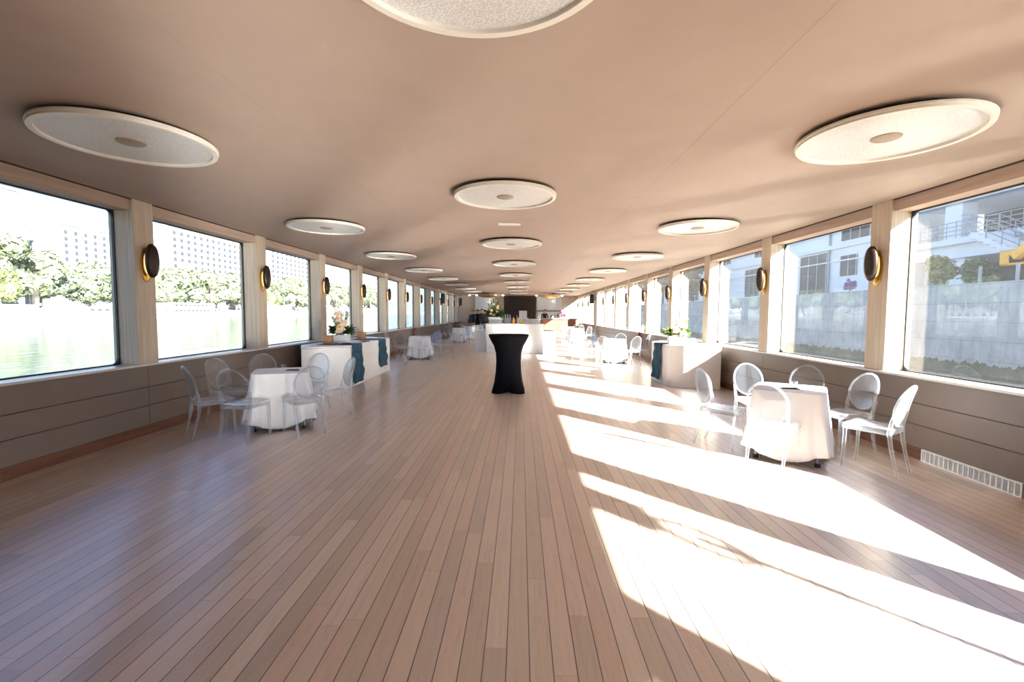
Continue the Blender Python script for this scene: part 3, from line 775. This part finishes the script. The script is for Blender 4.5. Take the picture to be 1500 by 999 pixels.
bouquet('pink bouquet at the right end of the far copper counter', (3.1, 33, 1.2), 0, .12, .1, .12, .4, .5, ['pink', 'pink', 'pink'], 14, blooms=12, spikes=8, br=.08)
for x, lab in ((2.35, 'left small black bottle on the far copper counter'), (2.6, 'right small black bottle on the far copper counter')):
    t = thing('bottle', lab, 'bottle', (x, 32.95, 1.2), 0, 'black bottles on the copper counter'); m = MB(); m.lathe([(.045, 0), (.045, .16), (.02, .22), (.02, .26)], 14); m.obj('body', 'blackpl', t); m = MB(); m.lathe([(.023, .26), (.023, .3)], 12); m.obj('cap', 'gold', t)
for x, lab in ((-2.0, 'brass dish chandelier at the far left near the ceiling'), (2.15, 'brass dish chandelier at the far right near the ceiling')):
    t = thing('chandelier', lab, 'chandelier', (x, 31.5, 0), 0, 'brass chandeliers'); m = MB(); m.lathe([(.72, 2.76), (.68, 2.70), (.45, 2.63), (.1, 2.6)], 36, cap=False); m.lathe([(.1, 2.6), (.02, 2.59)], 24); m.obj('dish', 'gold', t)
    m = MB(); m.lathe([(.02, 2.6), (.02, CZ)], 10); m.obj('rod', 'gold', t)
    for k in range(3):
        a = k*2.1; m = MB(); m.ball((.16*cos(a), .16*sin(a), 2.45), .05, 2, 0, (.8, .8, 1.8)); m.lathe([(.006, 2.5), (.006, 2.62)], 6, (.16*cos(a), .16*sin(a), 0)); m.obj('drop', 'bottleg', t)
for k, x in enumerate((-3.75, -3.2, -1.75, -1.2, 1.35, 3.3)):
    m = MB(); m.lathe([(.06, 0), (.07, .02), (.07, .06)], 20); o = m.obj('downlight', 'lampw'); o.location = (x, 35.0, CZ-.06); tag(o, '%s small lit downlight from the left along the far end' % ['first', 'second', 'third', 'fourth', 'fifth', 'sixth'][k], 'downlight', 'downlights at the far end')
def speaker(label, x, y, z, rz):
    t = thing('loudspeaker', label, 'loudspeaker', (x, y, z), rz, 'black wall loudspeakers')
    m = MB(); m.box(-.13, .13, 0, .2, 0, .55); m.obj('cabinet', 'blackpl', t, bevel=.01)
    m = MB(); m.box(-.11, .11, .2, .21, .03, .52); m.obj('grille', 'blackpl', t)
    m = MB(); m.box(-.03, .03, -.104, 0, .22, .32); m.obj('bracket', 'steel', t)
speaker('black loudspeaker on the far left columns, nearer one', -4.42, 26.4, 2.1, -PI/2); speaker('black loudspeaker on the far left columns by the end wall', -4.42, 34.15, 2.1, -PI/2); speaker('black loudspeaker on the wide right pier', 4.421, 26.9, 2.15, PI/2)
def ext(label, x, y, z):
    t = thing('fire_extinguisher', label, 'fire extinguisher', (x, y, z), 0, 'red fire extinguishers'); m = MB(); m.lathe([(.07, 0), (.075, .02), (.075, .38), (.03, .44)], 20); m.obj('cylinder', 'red', t)
    m = MB(); m.lathe([(.022, .44), (.022, .5)], 12); m.box(-.02, .1, -.015, .015, .49, .51); m.obj('valve', 'blackpl', t); m = MB(); m.tube([(.05, 0, .48), (.1, 0, .4), (.09, 0, .2)], .012, 8); m.obj('hose', 'blackpl', t)
ext('red fire extinguisher against the left wall past the second table', -4.462, 19.8, 0.4); ext('dark red fire extinguisher against the right wall past the second table', 4.462, 16.6, .4)

# ------------------------------------------------------------------ people
def person(label, x, y, rz, top='suit', h=1.76, arm='down'):
    t = thing('person', label, 'person', (x, y, 0), rz)
    k = h/1.76
    V = [(0, 0, .95), (0, 0, 1.12), (0, 0.01, 1.3), (0, 0, 1.44), (0, .01, 1.52), (0, .015, 1.6), (0, .01, 1.72)]
    Rr = [.15, .14, .155, .12, .055, .085, .075]; E = [(0, 1), (1, 2), (2, 3), (3, 4), (4, 5), (5, 6)]
    def add(p, r, par): V.append(p); Rr.append(r); E.append((par, len(V)-1)); return len(V)-1
    for s in (-1, 1):
        a = add((s*.1, 0, .88), .1, 0); a = add((s*.105, .01, .5), .062, a); a = add((s*.11, -.02, .1), .045, a); a = add((s*.115, .06, .045), .042, a); add((s*.12, .15, .035), .032, a)
        b = add((s*.175, 0, 1.42), .062, 3)
        if arm == 'down': e = add((s*.235, -.02, 1.13), .045, b); w_ = add((s*.24, .1, .92), .033, e); hd = (s*.24, .13, .84); d = Vector((0, .25, -1))
        else: e = add((s*.24, .02, 1.15), .045, b); w_ = add((s*.15, .25, 1.12), .033, e); hd = (s*.11, .31, 1.13); d = Vector((-s*.4, 1, .1))
        hh = add(hd, .034, w_); d.normalize(); sd = d.cross(Vector((1, 0, 0)) if arm == 'down' else Vector((0, 0, 1))).normalized()
        for q, ln in ((-1.5, .055), (-.5, .07), (.5, .075), (1.5, .06)):
            p1 = Vector(hd)+d*.03+sd*q*.018; f1 = add(tuple(p1), .0095, hh); add(tuple(p1+d*ln-Vector((s*.012, 0, 0))), .008, f1)
        p1 = Vector(hd)-sd*.03+Vector((0, .0, .0)); f1 = add(tuple(p1), .011, hh); add(tuple(p1-sd*.025+d*.035), .009, f1)
    me = bpy.data.meshes.new('body'); me.from_pydata([(a*k, b*k, c*k) for a, b, c in V], E, []); o = link(bpy.data.objects.new('body', me)); o.parent = t
    sk = o.modifiers.new('skin', 'SKIN'); sk.use_smooth_shade = True
    for i, r in enumerate(Rr): me.skin_vertices[0].data[i].radius = (r*k, r*k*.85); me.skin_vertices[0].data[i].use_root = (i == 0)
    sb = o.modifiers.new('sub', 'SUBSURF'); sb.levels = 1; sb.render_levels = 1
    dg = bpy.context.evaluated_depsgraph_get(); ev = o.evaluated_get(dg); m2 = bpy.data.meshes.new_from_object(ev); o.modifiers.clear(); o.data = m2
    m2.materials.clear()
    for q in ('skin', top, 'suit'): m2.materials.append(M[q])
    hands = [Vector(v)*k for v, r in zip(V, Rr) if r < .02 or r == .034]
    for f in m2.polygons:
        c = f.center
        if c.z > 1.49*k or any((c-hv).length < .045*k for hv in hands): f.material_index = 0
        else: f.material_index = 1 if c.z > .95*k else 2
        f.use_smooth = True
    m = MB(); m.ball((0, -.015*k, 1.685*k), .098*k, 2, .05, (.92, 1.02, 1.0)); bm = m.bm
    bmesh.ops.delete(bm, geom=[v for v in bm.verts if v.co.y > .045*k and v.co.z < 1.7*k or v.co.z < 1.6*k], context='VERTS'); m.obj('hair', 'hair', t)
    m = MB(); m.ball((0, .098*k, 1.635*k), .016*k, 1, 0, (.8, 1, 1.4)); m.obj('nose', 'skin', t)
    for s in (-1, 1):
        m = MB(); m.ball((s*.032*k, .088*k, 1.665*k), .009*k, 1); m.obj('eye', 'hair', t)
        m = MB(); m.ball((s*.09*k, .0, 1.64*k), .022*k, 1, 0, (.4, .8, 1.2)); m.obj('ear', 'skin', t)
    m = MB(); m.ball((0, .09*k, 1.59*k), .02*k, 1, 0, (1.2, .3, .3)); m.obj('mouth', 'red', t)
person('person in black uniform standing leftmost by the far left windows', -3.15, 31.2, 2.6)
person('person in black uniform in the middle of the far left group', -2.8, 31.6, 3.4, h=1.8)
person('person in black uniform on the aisle side of the far left group', -2.45, 31.2, 3.9, arm='fwd', h=1.84)
person('person in pale blue shirt behind the far left counter', -2.5, 34.2, 3.0, 'shirt', 1.8, 'fwd')
person('person in black standing alone left of the central bouquet', -2.22, 30.2, 2.8, h=1.74)
person('person in black behind the far right copper counter', 1.95, 34.0, 3.2, h=1.84, arm='fwd')

# ------------------------------------------------------------------ outside: river and left bank
WZ = -1.0
m = MB(); m.use('water'); vs = [m.bm.verts.new(p) for p in ((-162, -300, WZ), (20.0, -300, WZ), (20.0, 1200, WZ), (-162, 1200, WZ))]; m.face(vs)
m.box(-162, 19.99, -300, 1200, WZ-1, WZ-.9)
tag(m.obj('river_water', 'water'), 'pale rippled river water outside the windows', 'river', None, 'stuff')
m = MB(); m.box(-700, -160, -300, 1300, -3, 1.6); m.box(-161.2, -160, -300, 1300, 1.6, 2.3)
struct(m.obj('ground_far_bank', 'stonebank'), 'pale stone embankment on the far side of the river', 'embankment')
def tree(nm, label, x, y, z0, h, r, mat, seed, n=4200, grp='trees on the far bank', leaf=.75, core=.7):
    rr = random.Random(seed); t = thing(nm, label, 'tree', (x, y, z0), 0, grp)
    m = MB(); m.tube([(0, 0, 0), (r*.03, 0, h*.25), (-r*.03, r*.03, h*.55)], [r*.06, r*.05, r*.03], 8)
    for k in range(5):
        a = k*1.26; m.tube([(0, 0, h*.3), (r*.3*cos(a), r*.3*sin(a), h*.5), (r*.55*cos(a), r*.55*sin(a), h*.68)], [r*.035, r*.025, r*.012], 6)
    m.obj('trunk', 'bark', t)
    m = MB(); cl = []
    for k in range(26):
        a = rr.random()*6.283; f = rr.random()**.6; zc = h*(.3+.58*rr.random()); sh = math.sqrt(max(.05, 1-((zc/h-.55)/.5)**2))
        cl.append((r*.72*f*sh*cos(a), r*.72*f*sh*sin(a), zc, r*(.26+.16*rr.random())))
    for c in cl: m.ball(c[:3], c[3]*core, 2, .3)
    for k in range(n):
        c = cl[k % 26]; d = Vector((rr.gauss(0, 1), rr.gauss(0, 1), rr.gauss(0, 1))).normalized()
        p = Vector(c[:3])+d*c[3]*(.85+.28*rr.random()); s = leaf*r/8*(.6+.8*rr.random())
        u = Vector((rr.gauss(0, 1), rr.gauss(0, 1), rr.gauss(0, 1))); u = (u-d*u.dot(d)*.7).normalized(); w = u.cross(d).normalized()
        m.face([m.bm.verts.new(q) for q in (p-u*s, p+w*s*.6, p+u*s, p-w*s*.6)])
    m.obj('crown', mat, t)
TR = [(-172, 128, 25, 11), (-172, 147, 26, 10), (-176, 165, 21, 9), (-174, 182, 19, 9), (-176, 203, 20, 10), (-176, 222, 22, 10), (-178, 240, 24, 11), (-176, 262, 23, 10), (-178, 284, 24, 11), (-178, 308, 25, 11), (-178, 334, 23, 11), (-180, 364, 26, 13), (-180, 400, 26, 13), (-182, 445, 28, 15), (-184, 500, 28, 17), (-190, 570, 30, 20)]
for k, (x, y, h_, r) in enumerate(TR):
    tree('bank_tree', 'pale green leafy tree on the far bank, %s from the left' % (['first']+ORD[1:])[k], x, y, 1.6, h_, r, 'tree', 40+k)
tree('bank_tree', 'low yellow green tree by the water in the first left window', -164, 139, 1.6, 12, 6.5, 'tree2', 70); tree('bank_tree', 'low yellow green tree by the water in the third left window', -166, 300, 1.6, 12, 7, 'tree2', 71)
def windows_grid(t, x, ys, zs, wy, wz, mat='bglass', first=None):
    src = None
    for y in ys:
        for z in zs:
            if src is None: m = MB(); m.box(-.05, .12, -wy/2, wy/2, -wz/2, wz/2); src = m.obj('window', mat, t); o = src
            else: o = src.copy(); COL.objects.link(o)
            o.location = (x, y, z)
def building(label, x0, x1, y0, y1, h, cols, rows, zlo, wy, wz, mat='bwall', gl='bglass'):
    t = thing('apartment_building', label, 'building', (x1, y0, 1.6))
    m = MB(); m.box(x0-x1, 0, 0, y1-y0, 0, h); m.box(x0-x1-.3, .4, -.4, y1-y0+.4, h, h+.8); m.obj('facade', mat, t)
    D = y1-y0
    windows_grid(t, 0, [D*(i+.5)/cols for i in range(cols)], [zlo+(h-1.5-zlo)*(j+.5)/rows for j in range(rows)], wy, wz, gl)
    m = MB(); m.box(-(x1-x0)*.6, -(x1-x0)*.3, D*.4, D*.6, h+.8, h+3.5); m.obj('roof_house', mat, t)
building('blue glazed tower block at the left edge of the first left window', -230, -205, 168, 186, 48, 3, 11, 6, 5.2, 1.8, 'bwall', 'blueglass')
building('white block behind the trees in the middle of the first left window', -250, -215, 212, 242, 40, 6, 9, 10, 1.6, 1.8)
building('long white block with rows of windows in the second left window', -260, -215, 280, 352, 52, 12, 8, 18, 2.6, 2.2)
building('white slab block with small windows in the third left window', -265, -215, 392, 470, 60, 10, 9, 20, 3, 2.6)
building('low grey white block in the fourth left window', -260, -215, 560, 700, 62, 12, 6, 16, 5, 3, 'bwall2')
def boat(label, y, ln, x=-154, decks=2):
    t = thing('tour_boat', label, 'boat', (x, y, WZ), 0, 'moored boats at the far bank'); w = 3.2; H = ln/2
    m = MB(); m.loft([[(-w*.7, -H*.94, -.5), (w*.7, -H*.94, -.5), (w*.8, H*.6, -.5), (0, H*.9, -.5), (-w*.8, H*.6, -.5)], [(-w, -H, 1.6), (w, -H, 1.6), (w, H*.62, 1.7), (0, H, 2.1), (-w, H*.62, 1.7)]], smooth=False); m.obj('hull', 'boat', t)
    z = 1.6
    for k in range(decks):
        q = .85-.22*k; m = MB(); m.box(-w*.85, w*.85, -H*q, H*q*.7, z, z+2.1); m.box(-w*.95, w*.95, -H*(q+.03), H*(q*.7+.04), z+2.1, z+2.3); c = m.obj('cabin' if k == 0 else 'upper_cabin', 'boat', t)
        n_ = int(ln/3*q); src = None
        for i in range(n_):
            yy = -H*q+(i+.5)*(H*q*1.7)/n_
            if src is None: m = MB(); m.box(0, .08, -.8, .8, -.45, .45); src = m.obj('window', 'bglass', c); o = src
            else: o = src.copy(); COL.objects.link(o)
            o.location = (w*.85, yy, z+1.25)
        z += 2.3
    m = MB(); m.tube([(0, H*.3, z), (0, H*.3, z+4)], .08, 6); m.obj('mast', 'boat', t)
boat('long white two deck tour boat moored in the second left window', 212, 46); boat('white tour boat moored in the first left window', 168, 24, decks=1); boat('white tour boat moored in the third left window', 290, 40); boat('white tour boat moored in the fourth left window', 365, 44); boat('farthest white boat moored up the river', 470, 60)
t = thing('pontoon', 'grey floating pontoon at the left edge of the first left window', 'pontoon', (-155, 138, WZ)); m = MB(); m.box(-4, 4, -12, 14, -.4, 1.5); m.obj('deck', 'steel', t); m = MB(); m.box(-3, 3, -10, 4, 1.5, 4); m.box(-3.4, 3.4, -10.4, 4.4, 4, 4.3); m.obj('cabin', 'boat', t); m = MB(); m.box(4, 4.05, -12, 14, 2.4, 2.5); [m.box(4, 4.05, yy, yy+.08, 1.5, 2.5) for yy in range(-12, 14, 3)]; m.obj('railing', 'steel', t)

# ------------------------------------------------------------------ outside: right quay
m = MB(); m.box(20, 21, -60, 240, -2.5, 3.0); struct(m.obj('quay_wall', 'quay'), 'stained grey concrete quay wall outside the right windows', 'quay wall')
m = MB(); m.box(21, 120, -60, 240, 2.4, 2.98); struct(m.obj('ground_quay', 'pave'), 'quay paving in front of the building', 'ground')
t = thing('quay_building', 'pale concrete building with raised balcony outside the nearest right windows', 'building', (26, 0, 2.98))
m = MB()
m.box(0, 7, 12, 31, 2.0, 3.1); m.box(-.5, 0, 12, 31, 2.75, 3.1)       # balcony slab
m.box(-.2, 7, 12, 31, 5.2, 6.2); m.box(-.5, 7, 12, 31, 6.4, 7.6)     # upper beams
m.obj('slabs', 'bwall2', t)
for y in (13.2, 20.6, 27.7): 
    m = MB(); m.box(.0, .9, y, y+1.1, 3.1, 5.2); m.box(.4, 1.2, y+.1, y+1.0, 0, 2.0); m.obj('pillar', 'bwall2', t)
m = MB(); m.box(4.5, 5, 12, 31, 0, 5.2); m.obj('rear_wall', 'bglass', t)
m = MB(); m.box(4.3, 4.5, 24.0, 25.2, 3.1, 5.0); m.obj('door', 'bronze', t)
m = MB()
for y in [12+.6*k for k in range(32)]: m.tube([(-.4, y, 3.1), (-.4, y, 4.05)], .02, 5)
for z in (3.3, 3.55, 3.8, 4.05): m.tube([(-.4, 12, z), (-.4, 31, z)], .025, 6)
m.obj('railing', 'steel', t)
m = MB()
for k in range(9): m.box(-2.0, -.55, 25.0-.36*k-.36, 25.0-.36*k, 2.85-.2*k-.22, 2.95-.2*k)
m.obox((-1.27, 23.4, 2.0), (1, 0, 0), (0, .874, .486), (0, -.486, .874), .75, 1.9, .12); m.obj('stairs', 'bwall2', t)
m = MB()
for x in (-2.0, -.55):
    for q in (.3, .6, .9): m.tube([(x, 25.6, 3.1+q), (x, 25, 3.05+q), (x, 21.8, 1.25+q)], .025, 6)
    for k in range(5): m.tube([(x, 25-.8*k, 2.9-.45*k), (x, 25-.8*k, 3.95-.45*k)], .025, 6)
m.obj('stair_rail', 'steel', t)
t = thing('quay_building', 'sunlit white building with dark windows outside the second right window', 'building', (26, 31.4, 2.98))
m = MB(); m.box(0, 8, 0, 60, 0, 9.5); m.box(-.25, 0, 0, 60, 3.95, 4.3); m.box(-.15, 0, 0, 60, 2.9, 3.0); m.obj('facade', 'bwall3', t)
for (y0, y1, z0, z1) in ((8.0, 11.6, .4, 3.8), (4.55, 6.3, 1.7, 3.3), (3.3, 6.3, 4.5, 5.8), (14, 17, .6, 3.6), (19, 22, .6, 3.6), (14, 20, 4.8, 6.6), (26, 30, .6, 3.6), (36, 40, .6, 3.6), (46, 50, .6, 3.6), (26, 32, 4.8, 6.6)):
    m = MB(); m.box(-.06, .05, y0, y1, z0, z1); f = m.obj('window', 'bglass', t)
    m = MB(); n_ = max(2, int((y1-y0)/.9)); [m.box(-.1, -.06, y0+(y1-y0)*i/n_-.04, y0+(y1-y0)*i/n_+.04, z0, z1) for i in range(n_+1)]; m.obj('mullions', 'boat', f)
m = MB(); m.tube([(-.12, 8.0-.35, 0), (-.12, 8.0-.35, 9.4)], .09, 8); m.obj('drainpipe', 'steel', t)
# excavator
t = thing('excavator', 'yellow excavator on the quay at the right edge of the photo', 'excavator', (23.2, 19.6, 2.98))
for x in (-1.0, .6):
    m = MB(); m.prism([(-1.6, .1), (-1.3, 0), (1.3, 0), (1.6, .1), (1.75, .4), (1.6, .65), (1.3, .75), (-1.3, .75), (-1.6, .65), (-1.75, .4)], 0, .45)
    o = m.obj('track', 'rubber', t); o.rotation_euler = (PI/2, 0, PI/2); o.location = (x, 0, 0)
m = MB(); m.box(-1.2, 1.2, -1.2, 1.5, .85, 1.35); m.obj('platform', 'excav', t, bevel=.03)
m = MB(); m.box(-1.2, 1.2, .35, 1.95, .85, 1.55); m.obj('counterweight', 'excav', t, bevel=.1)
m = MB(); m.box(-1.15, -.25, -1.3, .1, 1.35, 2.9); c = m.obj('cab', 'excav', t, bevel=.05); m = MB(); m.box(-1.18, -1.15, -1.2, 0, 1.9, 2.75); m.obj('window', 'bglass', c)
m = MB(); m.obox((.3, -1.2, 2.3), (1, 0, 0), (0, -.75, .66), (0, -.66, -.75), .22, 1.9, .28); m.obox((-1.5, .2, 1.75), (1, 0, 0), (0, -.75, .6), (0, -.6, -.75), .16, 1.0, .17); m.obj('boom', 'excav', t, bevel=.03)
m = MB(); m.obox((.3, -3.3, 2.6), (1, 0, 0), (0, -.5, -.86), (0, .86, -.5), .18, 1.3, .2); m.obj('stick', 'excav', t, bevel=.03)
m = MB(); m.box(-.2, .8, -4.4, -3.6, .6, 1.4); m.obj('bucket', 'steel', t, bevel=.1)
tree('quay_shrub', 'yellow flowering shrub on the quay left of the excavator', 22.0, 24.4, 2.98, 1.6, .8, 'shrub_y', 81, 1500, 'shrubs on the quay', 1.0, .3); tree('quay_shrub', 'dark green spreading shrub on the quay next to the excavator', 22.3, 22.75, 2.98, 1.25, .7, 'shrub_g', 82, 1500, 'shrubs on the quay', 1.0, .4)
tree('quay_shrub', 'purple leaved shrub on the quay in the second right window', 21.6, 30.4, 2.98, 1.0, .45, 'purple', 83, 500, 'shrubs on the quay')
for k, y in enumerate((20.0, 21.6, 24.4)):
    m = MB(); m.lathe([(.07, 0), (.07, .8), (.05, .86), (.01, .88)], 12); o = m.obj('bollard', 'boat'); o.location = (21.3, y, 2.98); tag(o, 'thin white bollard on the quay edge, %s from the right' % ['first', 'second', 'third'][k], 'bollard', 'white bollards on the quay')
for k, (y, h_) in enumerate(((62, 9), (75, 10), (90, 11), (108, 12))):
    tree('quay_tree', 'leafy tree farther up the right quay, %s one' % ORD[k], 23.2, y, 2.98, h_*.7, 2.3, 'tree', 90+k, 1200, 'trees on the right quay')
# signs on the quayside that shade the floor (behind the camera)
t = thing('mooring_sign', 'white board with hoop on a pole beside the hull', 'sign', (5.4, -1.2, WZ)); m = MB(); m.tube([(0, 0, -.3), (0, 0, 3.75)], .035, 8); m.obj('pole', 'steel', t)
m = MB(); m.tube([(0, .16*cos(2*PI*i/28), 3.72+.16*sin(2*PI*i/28)) for i in range(28)], .03, 6, closed=True); m.obj('hoop', 'steel', t); m = MB(); m.box(-.02, .02, -.22, .22, 3.9, 4.35); m.obj('board', 'boat', t)

# ------------------------------------------------------------------ light
sun = bpy.data.lights.new('sun', 'SUN'); so = link(bpy.data.objects.new('sun', sun))
sun.energy = 62; sun.color = (1, .97, .93); sun.angle = .012
so.rotation_euler = Vector((-1, 1.1, -.69)).to_track_quat('-Z', 'Y').to_euler()
w = bpy.data.worlds.new('sky'); SC.world = w; w.use_nodes = True; t = w.node_tree; t.nodes.clear()
sk = t.nodes.new('ShaderNodeTexSky'); sk.sky_type = 'NISHITA'; sk.sun_disc = False; sk.sun_elevation = math.radians(25); sk.sun_rotation = math.atan2(1, -1.1)
tc = t.nodes.new('ShaderNodeTexCoord'); sx = t.nodes.new('ShaderNodeSeparateXYZ'); L(t, tc.outputs['Generated'], sx.inputs[0])
hz = math_(t, 'POWER', math_(t, 'SUBTRACT', 1.0, math_(t, 'MAXIMUM', sx.outputs[2], 0.0)), 2.4)      # pale haze towards the horizon
skc = mixc(t, 1.0, mixc(t, 1.0, sk.outputs[0], (.15, .215, .31), 'MULTIPLY'), mixc(t, hz, (0, 0, 0), (.93, 1.0, 1.07)), 'ADD')
bg = N(t, 'ShaderNodeBackground', Strength=1.0); L(t, skc, bg.inputs[0]); ow = t.nodes.new('ShaderNodeOutputWorld'); L(t, bg.outputs[0], ow.inputs[0])

vs = SC.view_settings; vs.view_transform = 'Standard'; vs.look = 'None'; vs.gamma = 1; vs.use_curve_mapping = False; vs.exposure = .12
cy = SC.cycles; cy.use_denoising = True; cy.max_bounces = 12; cy.diffuse_bounces = 6; cy.glossy_bounces = 4; cy.transparent_max_bounces = 40; cy.transmission_bounces = 6
cy.use_guiding = True; cy.use_surface_guiding = True; cy.use_volume_guiding = False; cy.guiding_training_samples = 64; cy.surface_guiding_probability = .7
cy.blur_glossy = .0; cy.caustics_reflective = True; cy.sample_clamp_indirect = 0
